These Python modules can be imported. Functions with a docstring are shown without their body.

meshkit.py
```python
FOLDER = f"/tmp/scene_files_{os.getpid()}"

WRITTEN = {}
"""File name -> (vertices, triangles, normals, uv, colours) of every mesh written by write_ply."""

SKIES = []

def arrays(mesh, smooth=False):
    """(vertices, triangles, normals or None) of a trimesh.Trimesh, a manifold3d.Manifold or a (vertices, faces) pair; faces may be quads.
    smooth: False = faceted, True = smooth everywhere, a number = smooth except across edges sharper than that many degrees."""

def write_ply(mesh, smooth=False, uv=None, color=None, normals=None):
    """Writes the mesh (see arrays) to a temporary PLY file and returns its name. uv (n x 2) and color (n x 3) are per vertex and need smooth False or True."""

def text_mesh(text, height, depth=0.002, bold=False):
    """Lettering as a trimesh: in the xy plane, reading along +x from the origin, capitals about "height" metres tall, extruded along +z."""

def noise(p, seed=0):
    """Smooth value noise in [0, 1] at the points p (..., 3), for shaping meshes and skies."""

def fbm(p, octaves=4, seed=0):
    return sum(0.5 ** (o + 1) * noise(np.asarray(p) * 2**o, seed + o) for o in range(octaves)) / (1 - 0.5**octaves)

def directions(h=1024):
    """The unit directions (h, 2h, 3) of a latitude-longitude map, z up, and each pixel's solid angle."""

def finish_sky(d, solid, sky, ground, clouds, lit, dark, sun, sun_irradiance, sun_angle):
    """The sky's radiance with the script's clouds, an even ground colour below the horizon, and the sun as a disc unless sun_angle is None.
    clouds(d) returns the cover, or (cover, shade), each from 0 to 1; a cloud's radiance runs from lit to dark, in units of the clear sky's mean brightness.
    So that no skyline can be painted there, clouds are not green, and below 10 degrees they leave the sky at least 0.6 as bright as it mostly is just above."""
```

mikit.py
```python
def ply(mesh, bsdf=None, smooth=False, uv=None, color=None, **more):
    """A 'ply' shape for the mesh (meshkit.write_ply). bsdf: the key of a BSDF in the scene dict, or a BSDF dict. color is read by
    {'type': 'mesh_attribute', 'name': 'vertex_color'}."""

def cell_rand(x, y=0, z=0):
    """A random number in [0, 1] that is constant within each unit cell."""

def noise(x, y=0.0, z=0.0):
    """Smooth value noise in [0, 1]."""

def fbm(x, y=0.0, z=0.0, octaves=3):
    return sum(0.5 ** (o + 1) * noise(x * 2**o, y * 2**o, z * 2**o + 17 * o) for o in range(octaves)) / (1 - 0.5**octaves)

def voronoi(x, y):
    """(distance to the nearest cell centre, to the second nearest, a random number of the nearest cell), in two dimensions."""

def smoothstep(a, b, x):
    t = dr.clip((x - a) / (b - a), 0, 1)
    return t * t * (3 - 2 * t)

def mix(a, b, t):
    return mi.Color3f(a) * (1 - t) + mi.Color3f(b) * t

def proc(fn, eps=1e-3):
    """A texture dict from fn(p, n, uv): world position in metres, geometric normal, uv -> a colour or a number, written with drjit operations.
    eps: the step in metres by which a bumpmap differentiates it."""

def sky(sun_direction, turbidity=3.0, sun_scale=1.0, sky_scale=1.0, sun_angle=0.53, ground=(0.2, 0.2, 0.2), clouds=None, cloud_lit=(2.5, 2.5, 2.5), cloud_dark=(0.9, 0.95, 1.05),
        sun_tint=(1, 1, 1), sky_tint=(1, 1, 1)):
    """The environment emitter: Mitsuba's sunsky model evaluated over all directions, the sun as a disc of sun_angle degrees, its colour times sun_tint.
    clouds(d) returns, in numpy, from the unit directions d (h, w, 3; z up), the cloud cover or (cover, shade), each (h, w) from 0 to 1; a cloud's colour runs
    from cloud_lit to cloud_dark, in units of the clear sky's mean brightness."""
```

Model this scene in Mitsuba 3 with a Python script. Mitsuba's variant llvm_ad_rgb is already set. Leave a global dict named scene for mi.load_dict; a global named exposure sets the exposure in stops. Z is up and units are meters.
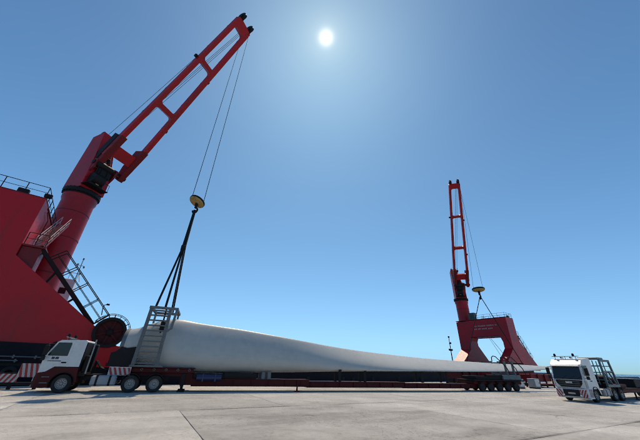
import math, random
import numpy as np, trimesh, manifold3d as m3, mitsuba as mi, drjit as dr
import mikit, meshkit
from shapely.geometry import Polygon, Point, LineString, box as sbox
from shapely import affinity
from mikit import noise, fbm, smoothstep, mix, cell_rand

random.seed(7); rng = np.random.default_rng(7)
scene, labels = {}, {}
T = mi.ScalarTransform4f
PI = math.pi

# ------------------------------------------------------------------ camera, sky, exposure
EYE = 2.0
_th, _ro = math.radians(27.3), math.radians(1.7)
FWD = np.array([0, math.cos(_th), math.sin(_th)])
_up0 = np.array([0, -math.sin(_th), math.cos(_th)])
UPV = _up0 * math.cos(_ro) - np.array([math.sin(_ro), 0, 0])
scene['camera'] = {'type': 'perspective', 'fov': 2 * math.degrees(math.atan(320 / 282.0)), 'fov_axis': 'x',
                   'near_clip': 0.1, 'far_clip': 60000.0,
                   'to_world': T().look_at(origin=[0, 0, EYE], target=[0, float(FWD[1]), EYE + float(FWD[2])], up=UPV.tolist())}
SUN = np.array([0.0018, 0.4977, 0.8673]); SUN /= np.linalg.norm(SUN)


def aureole(d):
    """thin high haze: brightest where it scatters sunlight forward, round the sun"""
    a = np.degrees(np.arccos(np.clip(d @ SUN, -1, 1)))
    return 0.50 * np.exp(-(a / 1.0) ** 2) + 0.11 * np.exp(-(a / 2.6) ** 1.2) + 0.03 * np.exp(-(a / 10.0))


scene['sky'] = mikit.sky(SUN.tolist(), turbidity=2.8, sun_scale=1.0, sky_scale=1.1, sun_angle=0.9, ground=(0.2, 0.2, 0.19),
                         clouds=aureole, cloud_lit=(7.2, 7.0, 6.6), cloud_dark=(3, 3, 3), sky_tint=(0.84, 1.14, 1.22))
exposure = 1.5


# ------------------------------------------------------------------ materials
JA = math.radians(29.2)      # direction of the quay's slab joints
def mat(name, base, rough=0.5, metal=0.0, spec=0.5, **kw):
    b = {'type': 'principled', 'base_color': base if isinstance(base, dict) else {'type': 'rgb', 'value': list(base)},
         'roughness': rough, 'metallic': metal, 'specular': spec, **kw}
    scene[name] = {'type': 'twosided', 'bsdf': b}
    return name


def worn(base, dirt, amt, s=1.3):
    """paint with faint streaky dirt"""
    def fn(p, n, uv):
        a = fbm(p.x * s, p.y * s, p.z * s * 0.35, 3)
        c = fbm(p.x * s * 9, p.y * s * 9, p.z * s * 4, 2)
        return mix(base, dirt, smoothstep(0.45, 0.95, a * 0.7 + c * 0.4) * amt)
    return mikit.proc(fn)


def concrete_fn(t):
    def fn(p, n, uv):
        x, y = p.x, p.y
        big = fbm(x * 0.09 + 3 + t * 7, y * 0.13, 1.0, 3)
        mid = fbm(x * 0.55, y * 0.75 + t * 5, 4.0, 4)
        fine = fbm(x * 6.0, y * 6.0, 2.0, 3)
        grit = noise(x * 45, y * 45, 1.0)
        v = 0.30 + 0.08 * (big - 0.5) + 0.14 * (mid - 0.5) + 0.07 * (fine - 0.5) + 0.04 * (grit - 0.5) + (t - 0.5) * 0.05
        # pale cement wash, darker damp / tyre-worn patches along the driving lanes
        lane = fbm((x * 0.86 + y * 0.5) * 0.10, (-x * 0.5 + y * 0.86) * 0.9, 9.0, 3)
        v = v - 0.035 * smoothstep(0.52, 0.72, lane) + 0.06 * smoothstep(0.56, 0.75, fbm(x * 0.3 + 40, y * 0.42, 5.0, 3))
        a1, b1 = x * 0.92 + y * 0.40, -x * 0.40 + y * 0.92
        tyre = smoothstep(0.60, 0.80, fbm(a1 * 0.05, b1 * 2.6, 11.0, 2)) * smoothstep(0.35, 0.65, fbm(a1 * 0.5, b1 * 6.0, 12.0, 2))
        v = v - 0.03 * tyre
        q = (-x * math.sin(JA) + y * math.cos(JA) - 6.63) / 10.0
        jd = dr.abs(q - dr.round(q)) * 10.0 + 0.10 * (fbm(x * 1.5, y * 1.5, 60.0, 3) - 0.5)
        v = v - 0.10 * (1 - smoothstep(0.02, 0.22, jd)) * smoothstep(0.3, 0.6, fbm(x * 0.4, y * 0.4, 61.0, 2))
        wx, wy = x + 1.2 * fbm(x * 0.5, y * 0.5, 20.0, 3), y + 1.2 * fbm(x * 0.5, y * 0.5, 30.0, 3)
        ca = dr.abs(noise(wx * 0.22, wy * 0.22, 40.0) - 0.5)
        v = v - 0.11 * (1 - smoothstep(0.0, 0.0028, ca)) * smoothstep(0.45, 0.55, noise(x * 0.12, y * 0.12, 50.0))
        v = v - 0.06 * smoothstep(0.72, 0.80, noise(x * 14.0, y * 14.0, 8.0)) * smoothstep(0.4, 0.6, mid)
        spots = smoothstep(0.80, 0.90, noise(x * 1.3, y * 1.3, 7.0)) * smoothstep(0.5, 0.8, fine)
        v = dr.maximum(v - 0.09 * spots, 0.09)
        return mi.Color3f(v * 1.02, v * 0.965, v * 0.86)
    return mikit.proc(fn)


for k in range(3):
    mat(f'm_concrete_{k}', concrete_fn(k / 2), 0.85, spec=0.25)
mat('m_joint', (0.15, 0.14, 0.12), 0.95, spec=0.1)
def red_fn(p, n, uv):
    # sun-faded, patchy red with thin vertical rust runs
    big = fbm(p.x * 0.25, p.y * 0.25, p.z * 0.25, 3)
    run = fbm(p.x * 2.6, p.y * 2.6, p.z * 0.10 + 5, 3)
    fine = fbm(p.x * 9.0, p.y * 9.0, p.z * 5.0, 2)
    c = mix((0.38, 0.005, 0.012), (0.29, 0.009, 0.015), smoothstep(0.35, 0.7, big))
    c = mix(c, (0.20, 0.022, 0.014), smoothstep(0.60, 0.78, run * 0.85 + fine * 0.18) * 0.65)
    return mix(c, (0.16, 0.05, 0.03), smoothstep(0.80, 0.9, fine) * smoothstep(0.5, 0.7, big) * 0.6)


mat('m_red', mikit.proc(red_fn), 0.44, spec=0.3)
mat('m_grey', worn((0.27, 0.28, 0.29), (0.15, 0.15, 0.14), 0.5, 3.0), 0.45)
mat('m_red_deep', worn((0.15, 0.006, 0.010), (0.08, 0.01, 0.01), 0.6), 0.5, spec=0.3)
mat('m_rust_red', worn((0.062, 0.006, 0.007), (0.04, 0.016, 0.013), 0.7, 2.0), 0.6, spec=0.2)
mat('m_white', worn((0.56, 0.57, 0.56), (0.34, 0.33, 0.30), 0.35, 2.0), 0.32, clearcoat=0.4)
mat('m_blade', worn((0.41, 0.41, 0.375), (0.33, 0.325, 0.29), 0.6, 0.5), 0.40)
mat('m_hull', worn((0.007, 0.008, 0.013), (0.018, 0.016, 0.017), 0.6), 0.6, spec=0.12)
mat('m_black', (0.012, 0.012, 0.013), 0.6, spec=0.18)
mat('m_rubber', worn((0.022, 0.022, 0.022), (0.07, 0.065, 0.055), 0.6, 5.0), 0.85, spec=0.2)
mat('m_glass', (0.008, 0.010, 0.013), 0.05, spec=0.45)
mat('m_steel', worn((0.115, 0.13, 0.135), (0.06, 0.06, 0.055), 0.6, 3.0), 0.5, metal=0.3)
mat('m_teal', worn((0.10, 0.14, 0.15), (0.06, 0.07, 0.07), 0.6, 3.0), 0.5, metal=0.2)
mat('m_pale', worn((0.40, 0.32, 0.31), (0.24, 0.17, 0.16), 0.5, 3.0), 0.6, spec=0.2)
mat('m_lettering', (0.36, 0.22, 0.20), 0.5)
mat('m_rim_dark', (0.05, 0.048, 0.045), 0.6, spec=0.2)
mat('m_rim', (0.24, 0.24, 0.24), 0.4, metal=0.5)
mat('m_tan', worn((0.40, 0.29, 0.10), (0.16, 0.13, 0.08), 0.8, 2.5), 0.6)
mat('m_wire', (0.03, 0.032, 0.035), 0.5)
mat('m_blue', (0.012, 0.02, 0.07), 0.45)
mat('m_lamp', (0.75, 0.72, 0.65), 0.15)
mat('m_amber', (0.30, 0.10, 0.015), 0.3)
mat('m_stripe_red', (0.26, 0.012, 0.016), 0.45)
mat('m_stripe_white', (0.38, 0.37, 0.355), 0.45)
mat('m_rail', (0.018, 0.012, 0.013), 0.7, spec=0.1)
mat('m_green', (0.03, 0.06, 0.05), 0.5)


def sea_h(p, n, uv):
    return 0.5 * fbm(p.x * 0.12, p.y * 0.2, 0.0, 3) + 0.12 * fbm(p.x * 0.9, p.y * 1.3, 3.0, 2)


scene['m_sea'] = {'type': 'bumpmap', 'arbitrary': mikit.proc(sea_h, 0.05), 'scale': 0.5,
                  'bsdf': {'type': 'principled', 'base_color': {'type': 'rgb', 'value': [0.010, 0.055, 0.11]}, 'roughness': 0.22, 'specular': 0.35}}


# ------------------------------------------------------------------ geometry helpers
def V(*a): return np.array(a, float)
def unit(a): a = np.asarray(a, float); return a / np.linalg.norm(a)


def box(x0, x1, y0, y1, z0, z1, c=0.0):
    if c <= 0:
        b = trimesh.creation.box((x1 - x0, y1 - y0, z1 - z0)); b.apply_translation(((x0 + x1) / 2, (y0 + y1) / 2, (z0 + z1) / 2)); return b
    P = []
    for i in (0, 1):
        for j in (0, 1):
            for k in (0, 1):
                s = V(1 - 2 * i, 1 - 2 * j, 1 - 2 * k); p = V((x0, x1)[i], (y0, y1)[j], (z0, z1)[k])
                for a in range(3):
                    q = p + s * c; q[a] = p[a]; P.append(q)
    return trimesh.Trimesh(P).convex_hull


def frame(d, up=(0, 0, 1)):
    d = unit(d); up = V(*up)
    if abs(d @ up) > 0.98: up = V(1, 0, 0) if abs(d[0]) < 0.9 else V(0, 1, 0)
    s = unit(np.cross(d, up)); return s, np.cross(s, d), d


def beam(p, q, w, h, up=(0, 0, 1)):
    """rectangular bar from p to q, w wide (sideways), h deep (towards up)"""
    p, q = V(*p), V(*q); s, n, d = frame(q - p, up)
    b = trimesh.creation.box((w, h, np.linalg.norm(q - p)))
    M = np.eye(4); M[:3, 0], M[:3, 1], M[:3, 2], M[:3, 3] = s, n, d, (p + q) / 2
    b.apply_transform(M); return b


def tube(p, q, r, r2=None, sides=10):
    p, q = V(*p), V(*q); s, n, d = frame(q - p); r2 = r if r2 is None else r2
    a = np.arange(sides) * 2 * PI / sides; ring = np.cos(a)[:, None] * s + np.sin(a)[:, None] * n
    v = np.vstack([p + ring * r, q + ring * r2, p[None], q[None]]); i = np.arange(sides); j = (i + 1) % sides
    f = np.vstack([np.c_[i, j, j + sides], np.c_[i, j + sides, i + sides], np.c_[j, i, i * 0 + 2 * sides], np.c_[i + sides, j + sides, i * 0 + 2 * sides + 1]])
    return trimesh.Trimesh(v, f, process=False)


def path(pts, r, sides=7):
    return join([tube(a, b, r, sides=sides) for a, b in zip(pts[:-1], pts[1:])])


def join(ms): return trimesh.util.concatenate([m for m in ms])


def extr(poly, d): return trimesh.creation.extrude_polygon(poly, d, engine='earcut')


def prism(poly, o, ex, ey, depth):
    """shapely polygon in the plane (o, ex, ey) extruded along ex x ey by depth"""
    poly = poly if hasattr(poly, 'exterior') else Polygon(poly)
    m = extr(poly, depth); ex, ey = unit(ex), unit(ey)
    M = np.eye(4); M[:3, 0], M[:3, 1], M[:3, 2], M[:3, 3] = ex, ey, np.cross(ex, ey), V(*o)
    m.apply_transform(M); return m


def lathe(prof, o=(0, 0, 0), axis=(0, 0, 1), n=32):
    """revolve (r, h) points about the axis through o"""
    m = trimesh.creation.revolve(np.asarray(prof, float), sections=n)
    s, u_, d = frame(axis); M = np.eye(4); M[:3, 0], M[:3, 1], M[:3, 2], M[:3, 3] = s, u_, d, V(*o)
    m.apply_transform(M)
    if m.volume < 0: m.invert()
    return m


def mani(poly, depth):
    cs = m3.CrossSection([np.asarray(poly.exterior.coords)[:-1]] + [np.asarray(r.coords)[:-1] for r in poly.interiors], m3.FillRule.EvenOdd)
    return m3.Manifold.extrude(cs, depth)


def to_tm(m):
    k = m.to_mesh(); return trimesh.Trimesh(k.vert_properties[:, :3], k.tri_verts, process=False)


def key_of(name):
    if name not in scene and name not in labels: return name
    k = 1
    while f'{name}_{k:03d}' in scene or f'{name}_{k:03d}' in labels: k += 1
    return f'{name}_{k:03d}'


def add(name, mesh, m, M=None, smooth=False, parent=None, label=None, kind=None):
    key = key_of(f'{parent}__{name}' if parent else name)
    if M is not None: mesh = mesh.copy(); mesh.apply_transform(M)
    scene[key] = mikit.ply(mesh, m, smooth)
    e = {}
    if label: e['label'] = label
    if kind: e['kind'] = kind
    if e: labels[key] = e
    return key


def put(name, ply, M, parent, m=None):
    """one more entry that reuses a ply dict"""
    key = key_of(f'{parent}__{name}')
    scene[key] = {**ply, 'to_world': T(np.asarray(M, float).tolist())}
    return key


def thing(name, label, cat, group=None):
    key = key_of(name)
    labels[key] = {'label': label, 'category': cat}
    if group: labels[key]['group'] = group
    return key


def struct(name, mesh, m, smooth=False, parent=None):
    k = add(name, mesh, m, smooth=smooth, parent=parent)
    if not parent: labels[k] = {'kind': 'structure'}
    return k


def place(o, deg):
    a = math.radians(deg); M = np.eye(4); M[:2, :2] = [[math.cos(a), -math.sin(a)], [math.sin(a), math.cos(a)]]; M[:3, 3] = o
    return M


def railing(parent, pts, h, every, m='m_rail', r=0.03, M=None, up=(0, 0, 1), mids=(0.5,)):
    """handrail: rails in one part, each stanchion a part"""
    up = V(*up); pts = [V(*p) for p in pts]
    rails = [path([p + up * h * k for p in pts], r * (1.0 if k == 1 else 0.75)) for k in (1,) + tuple(mids)]
    add('rail', join(rails), m, M, parent=parent)
    done = []
    for a, b in zip(pts[:-1], pts[1:]):
        n = max(1, int(round(np.linalg.norm(b - a) / every)))
        for i in range(n + 1):
            p = a + (b - a) * i / n
            if any(np.linalg.norm(p - q) < 0.1 for q in done): continue
            done.append(p); add('stanchion', tube(p, p + up * h, r * 1.15, sides=6), m, M, parent=parent)


def stripes(parent, o, ex, ey, w, h, n, M=None, slant=1.0, t=0.012):
    """hazard board: slanted red and white bars, each a piece"""
    R = sbox(0, 0, w, h); step = w / n
    for i in range(-int(h * slant / step) - 2, n + 2):
        P = Polygon([(i * step, 0), ((i + 1) * step, 0), ((i + 1) * step + h * slant, h), (i * step + h * slant, h)]).intersection(R)
        if P.is_empty or P.area < 1e-4 or P.geom_type != 'Polygon': continue
        add('stripe', prism(P, o, ex, ey, t), 'm_stripe_red' if i % 2 else 'm_stripe_white', M, parent=parent)


# ------------------------------------------------------------------ the ship line and the quay
PHI = 36.5
U = V(math.cos(math.radians(PHI)), math.sin(math.radians(PHI)), 0); B = V(U[1], -U[0], 0)
O = V(-25.94, 23.16, 0)
SHIP = np.eye(4); SHIP[:3, 0], SHIP[:3, 1], SHIP[:3, 3] = U, -B, O       # local: x along the ship, y away from the quay
W = lambda s, t, z=0.0: O + s * U - t * B + V(0, 0, z)

q = [W(-160, -0.35), W(420, -0.35), W(420, -330), W(-160, -330)]
QUAY = Polygon([(p[0], p[1]) for p in q])
base = extr(QUAY, 3.0); base.apply_translation((0, 0, -3.025))
struct('quay', base, 'm_joint')
JE, JN = V(math.cos(JA), math.sin(JA), 0), V(-math.sin(JA), math.cos(JA), 0)


def slab(poly, m, i):
    """a cast slab with slightly worn, irregular joint edges"""
    ring = []
    c = np.asarray(poly.exterior.coords)
    for a, b in zip(c[:-1], c[1:]):
        k = max(1, int(np.linalg.norm(b - a) / 0.45)) if i else 1
        for j in range(k): ring.append(a + (b - a) * j / k)
    ring = np.array(ring)
    P = Polygon(ring).buffer(-0.009)
    if i:
        r2 = np.asarray(P.exterior.coords)[:-1]
        nn = np.array([meshkit.fbm(V(x * 2.3, y * 2.3, 0), 3) for x, y in r2])
        ce = r2.mean(0); d = ce - r2; d /= np.linalg.norm(d, axis=1, keepdims=True)
        P2 = Polygon(r2 + d * (np.clip(nn - 0.45, 0, 1) * 0.07)[:, None])
        if P2.is_valid: P = P2
    e = extr(P, 0.025); e.apply_translation((0, 0, -0.025)); return e


far = []
view = Polygon([(0, -30), (-60, 20), (-60, 75), (130, 130), (130, 60)])
for i in range(-5, 11):
    for j in range(-6, 13):
        x0, y0 = 2.2 + i * 12.0 + (j % 2) * 5.3, 6.63 + j * 10.0
        R = Polygon([tuple((JE * a + JN * b)[:2]) for a, b in ((x0, y0), (x0 + 12.0, y0), (x0 + 12.0, y0 + 10), (x0, y0 + 10))]).intersection(QUAY)
        if R.is_empty or R.area < 0.5 or R.geom_type != 'Polygon': continue
        c = R.centroid; d = math.hypot(c.x, c.y)
        near = d < 42 and c.y > -8
        m = f'm_concrete_{int(cell := (i * 7 + j * 13) % 3)}'
        if near: add('slab', slab(R, m, True), m, parent='quay')
        else: far.append((m, slab(R, m, False)))
outer = QUAY.difference(Polygon([tuple((JE * a + JN * b)[:2]) for a, b in ((2.2 - 54.5, 6.63 - 60), (2.2 + 131, 6.63 - 60), (2.2 + 131, 6.63 + 130), (2.2 - 54.5, 6.63 + 130))]))
oo = [extr(g, 0.02) for g in getattr(outer, 'geoms', [outer])]
for g in oo: g.apply_translation((0, 0, -0.02))
for k in range(3):
    ms = [s for m, s in far if m.endswith(str(k))] + (oo if k == 1 else [])
    if ms: add('far_slab', join(ms), f'm_concrete_{k}', parent='quay', kind='stuff')

sea = trimesh.Trimesh([W(-30000, -0.3, -2.2), W(30000, -0.3, -2.2), W(30000, 40000, -2.2), W(-30000, 40000, -2.2)], [[0, 1, 2], [0, 2, 3]])
sv, sf = sea.vertices, sea.faces
struct('sea', sea, 'm_sea')

# ------------------------------------------------------------------ the ship
ship = thing('cargo_ship', 'long low dark navy cargo ship moored along the quay behind the blade trailer', 'ship')
plan = Polygon([(-70, -0.1), (-74, 6), (-74, 20), (-70, 26), (106, 26), (117, 20), (123, 13), (117, 6), (106, -0.1)])
hull = extr(plan, 4.9); hull.apply_translation((0, 0, -2.6))
add('hull', hull, 'm_hull', SHIP, parent=ship)
bul = extr(plan.difference(plan.buffer(-0.09)), 0.72); bul.apply_translation((0, 0, 2.3))
add('bulwark', bul, 'm_hull', SHIP, parent=ship)
rub = extr(plan.buffer(0.10).difference(plan), 0.18); rub.apply_translation((0, 0, 1.35))
add('fender_strip', rub, 'm_black', SHIP, parent=ship)
for x in range(-20, 100, 6):
    add('fender', lathe([(0.0, 0), (0.28, 0), (0.30, .1), (0.30, 1.2), (0.28, 1.3), (0, 1.3)], (x + 3, 0.0, -0.6), (0, 0, 1), 14), 'm_rubber', SHIP, 40, parent=ship)
for z, x0, x1 in ((2.0, -8, 4.6), (1.72, -6.5, 3.2)):
    add('side_pipe', join([tube((x0, -.26, z), (x1, -.26, z), .05, sides=8)] + [box(x, x + .1, -.3, -.08, z - .12, z + .12) for x in np.arange(x0 + .4, x1, 1.3)]), 'm_steel', SHIP, parent=ship)
for x in (-5.2, -2.4, .6, 3.0):
    add('tyre_fender', lathe([(.25, -.12), (.45, -.12), (.5, 0), (.45, .12), (.25, .12)], (x, -.26, .85), (0, 1, 0), 20), 'm_rubber', SHIP, 30, parent=ship)
for x0, x1, h in ((14, 34, 3.5), (36, 60, 3.6), (62, 84, 3.5)):
    add('hatch_cover', box(x0, x1, 4, 22, 2.32, h, 0.1), 'm_rust_red', SHIP, parent=ship)
# red pedestal at the foot of the near crane and the winch drum on it
add('winch_pedestal', join([box(5.2, 10.0, -0.28, 1.0, 1.35, 3.1, 0.05), box(7.2, 9.2, 0.0, 1.6, 2.9, 3.4, 0.05)]), 'm_red', SHIP, parent=ship)

# deckhouse behind the near crane
dh = thing('deckhouse', 'white ship deckhouse glimpsed behind the stairs of the near red crane', 'deckhouse')
add('wall', box(-1.5, 3.2, 19, 25, 2.3, 12.0, 0.05), 'm_white', SHIP, parent=dh)
for z in (4.5, 7.2, 9.9):
    for x in (-0.6, 0.8, 2.2):
        add('window', box(x - 0.4, x + 0.4, 18.97, 19.05, z, z + 0.8), 'm_glass', SHIP, parent=dh)
add('railing', join([path([(-1.5, 19, 12.9), (3.2, 19, 12.9), (3.2, 25, 12.9)], 0.035)] + [tube((x, 19.0, 12), (x, 19.0, 12.9), 0.03, sides=5) for x in np.linspace(-1.5, 3.2, 6)]), 'm_pale', SHIP, parent=dh)
add('antenna_mast', join([tube((3.0, 19.6, 12), (3.0, 19.6, 15.2), 0.06, 0.04), tube((2.5, 19.6, 14.2), (3.4, 19.6, 14.2), 0.03)]
                         + [box(3.0 + a - .09, 3.0 + a + .09, 19.5, 19.7, z, z + 0.25) for a, z in ((-.4, 14.2), (.4, 13.9), (0, 15.1), (.25, 12.9))]), 'm_teal', SHIP, parent=dh)
ms = thing('signal_mast', 'thin dark mast standing left of the distant red crane', 'mast')
mz = [tube((101.0, 20, 2.3), (101.0, 20, 11.2), 0.16, 0.08), tube((100.2, 20, 7.4), (101.8, 20, 7.4), 0.08), tube((100.5, 20, 9.4), (101.5, 20, 9.4), 0.07)]
add('pole', join(mz), 'm_black', SHIP, parent=ms)
for z, a in ((7.4, -0.7), (7.4, 0.7), (9.4, 0.45), (11.2, 0.0)):
    add('lamp', box(101.0 + a - .2, 101.0 + a + .2, 19.8, 20.2, z, z + 0.5, 0.05), 'm_black', SHIP, parent=ms)


# ------------------------------------------------------------------ the two deck cranes
def rope_pts(a, b, sag, n=10):
    return [a + (b - a) * i / n - V(0, 0, sag * 4 * (i / n) * (1 - i / n)) for i in range(n + 1)]


def crane(label, s0, ds, tip, hookz, rdisc, near):
    k = thing('deck_crane', label, 'crane', None)
    M = SHIP.copy(); M[:3, 3] = W(s0, 0)
    # portal: near leg, far leg (side outline flares out to both sides at the foot), beam across with chamfered corners
    leg = [(-13.0, 2.32), (-4.8, 7.4), (-4.8, 15.3), (0, 15.3), (0, 9.75), (9.6, 2.95), (9.6, 2.32)]
    add('near_leg', prism(Polygon(leg), (0, 2.1, 0), (1, 0, 0), (0, 0, 1), 2.1), 'm_red', M, parent=k)
    leg2 = [(-13.0, 2.32), (-4.7, 7.4), (-4.7, 15.1), (-0.1, 15.1), (-0.1, 8.5), (7.4, 2.32)]
    add('far_leg', prism(Polygon(leg2), (0, 14.3, 0), (1, 0, 0), (0, 0, 1), 3.1), 'm_red', M, parent=k)
    bp = [(2.1, 15.2), (2.1, 8.9), (2.6, 10.5), (10.8, 10.5), (11.2, 9.7), (11.2, 15.2)]
    add('cross_beam', prism(Polygon(bp), (-4.75, 0, 0), (0, 1, 0), (0, 0, 1), 4.7), 'm_red', M, parent=k)
    add('flange', join([box(-4.83, 0.03, 0.02, 14.35, 15.3, 15.42), beam((-4.78, 2.8, 10.6), (-4.78, 10.6, 10.6), 0.12, 0.2)]), 'm_red_deep', M, parent=k)
    for z in (5.2, 7.6, 10.2, 12.8):
        x1_ = 0 if z > 9.75 else (9.75 - z) / .708
        x0_ = -4.8 if z > 7.4 else -4.8 - (7.4 - z) * 1.6
        add('plate_seam', box(x0_ + .1, x1_ - .1, -.006, .004, z, z + .05), 'm_red', M, parent=k)
    # rows of pale lettering too small to read on the beam's outer side
    if not near:
        for z, a, b_ in ((13.3, 2.2, 9.0), (12.5, 4.0, 9.0)):
            y = a
            while y < b_:
                w = random.uniform(0.12, 0.34)
                add('lettering', box(-4.79, -4.75, y, y + w, z, z + random.uniform(.28, .4)), 'm_lettering', M, parent=k)
                y += w + random.choice([0.1, 0.12, 0.35])
    # column with weld seams, slewing ring
    zr = 21.8
    add('column', lathe([(0, 2.4), (1.8, 2.4), (1.8, zr - 0.9), (1.95, zr - 0.5), (1.95, zr), (0, zr)], (ds, 13.2, 0), n=48), 'm_red', M, 35, parent=k)
    for z in (11.0, 15.6, 19.2):
        add('weld_band', lathe([(1.79, z), (1.83, z + .02), (1.83, z + .1), (1.79, z + .12)], (ds, 13.2, 0), n=48), 'm_red_deep', M, 35, parent=k)
    add('slewing_ring', join([lathe([(0, zr + .01), (2.0, zr + .01), (2.0, zr + .2), (2.14, zr + .24), (2.14, zr + .70), (2.0, zr + .85), (0, zr + .85)], (ds, 13.2, 0), n=48)]
                             + [tube((ds + 2.08 * math.cos(a), 13.2 + 2.08 * math.sin(a), zr + .1), (ds + 2.08 * math.cos(a), 13.2 + 2.08 * math.sin(a), zr + .84), .05, sides=6) for a in np.arange(0, 2 * PI, PI / 14)]), 'm_black', M, 35, parent=k)
    # --- slewing part, in world coordinates
    C = W(s0 + ds, 13.2, zr + 0.85)
    tip = V(*tip); f = tip - C; f[2] = 0; f = unit(f); r = np.cross(f, V(0, 0, 1)); Z = V(0, 0, 1)
    H = np.eye(4); H[:3, 0], H[:3, 1], H[:3, 2], H[:3, 3] = f, -r, Z, C          # x forward, y left (= -r), z up
    P = lambda x, y, z: C + f * x - r * y + Z * z
    tower = m3.Manifold.hull_points(np.array([(-1.75, -1.6, 0), (1.75, -1.6, 0), (1.75, 1.6, 0), (-1.75, 1.6, 0), (-1.8, -1.5, 2.2), (1.9, -1.5, 2.0), (1.9, 1.5, 2.0), (-1.8, 1.5, 2.2), (-0.5, -1.75, 9.0), (1.5, -1.7, 9.6), (1.5, 0.1, 9.6), (-0.5, 0.1, 9.0), (1.9, -1.7, 5.5), (1.9, .8, 5.5)]))
    add('tower', to_tm(tower), 'm_red', H, 20, parent=k)
    # machinery bay, cab, ladders on the tower
    add('machinery', join([box(1.75, 2.7, -1.2, .5, .5, 2.3, .06), box(1.8, 2.5, -.9, 1.0, 2.4, 3.6, .06), tube((2.3, -1.4, 3.9), (2.3, .9, 3.9), .55, sides=16), box(1.7, 2.3, -1.0, .2, 4.4, 5.6, .06), tube((2.5, -1.25, 1.5), (2.5, .3, 1.5), .75, sides=18)]), 'm_black', H, 30, parent=k)
    add('gauge_panel', box(2.72, 2.78, -.6, -.1, 0.7, 1.2, 0.02), 'm_tan', H, parent=k)
    add('access_platform', join([box(1.7, 3.0, -1.7, 1.2, .32, .40)] + [tube((2.95, y, .4), (2.95, y, 1.4), .03, sides=6) for y in (-1.6, -.7, .2, 1.1)] + [path([V(1.9, -1.65, 1.4), V(2.95, -1.65, 1.4), V(2.95, 1.15, 1.4)], .03, 6)]), 'm_rail', H, parent=k)
    add('hose', join([path([V(1.8, y, 1.0), V(2.6, y * 1.2, 2.6), V(2.5, y, 4.4), V(1.7, y * .8, 6.6)], .06, 7) for y in (-.9, -.4, .35)]), 'm_black', H, parent=k)
    add('weld_seam', join([beam((-1.0 + .5 * 0, y, 3.4), (1.7, y, 3.5), .03, .05) for y in (-1.43, 1.43)]), 'm_red_deep', H, parent=k)
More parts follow.
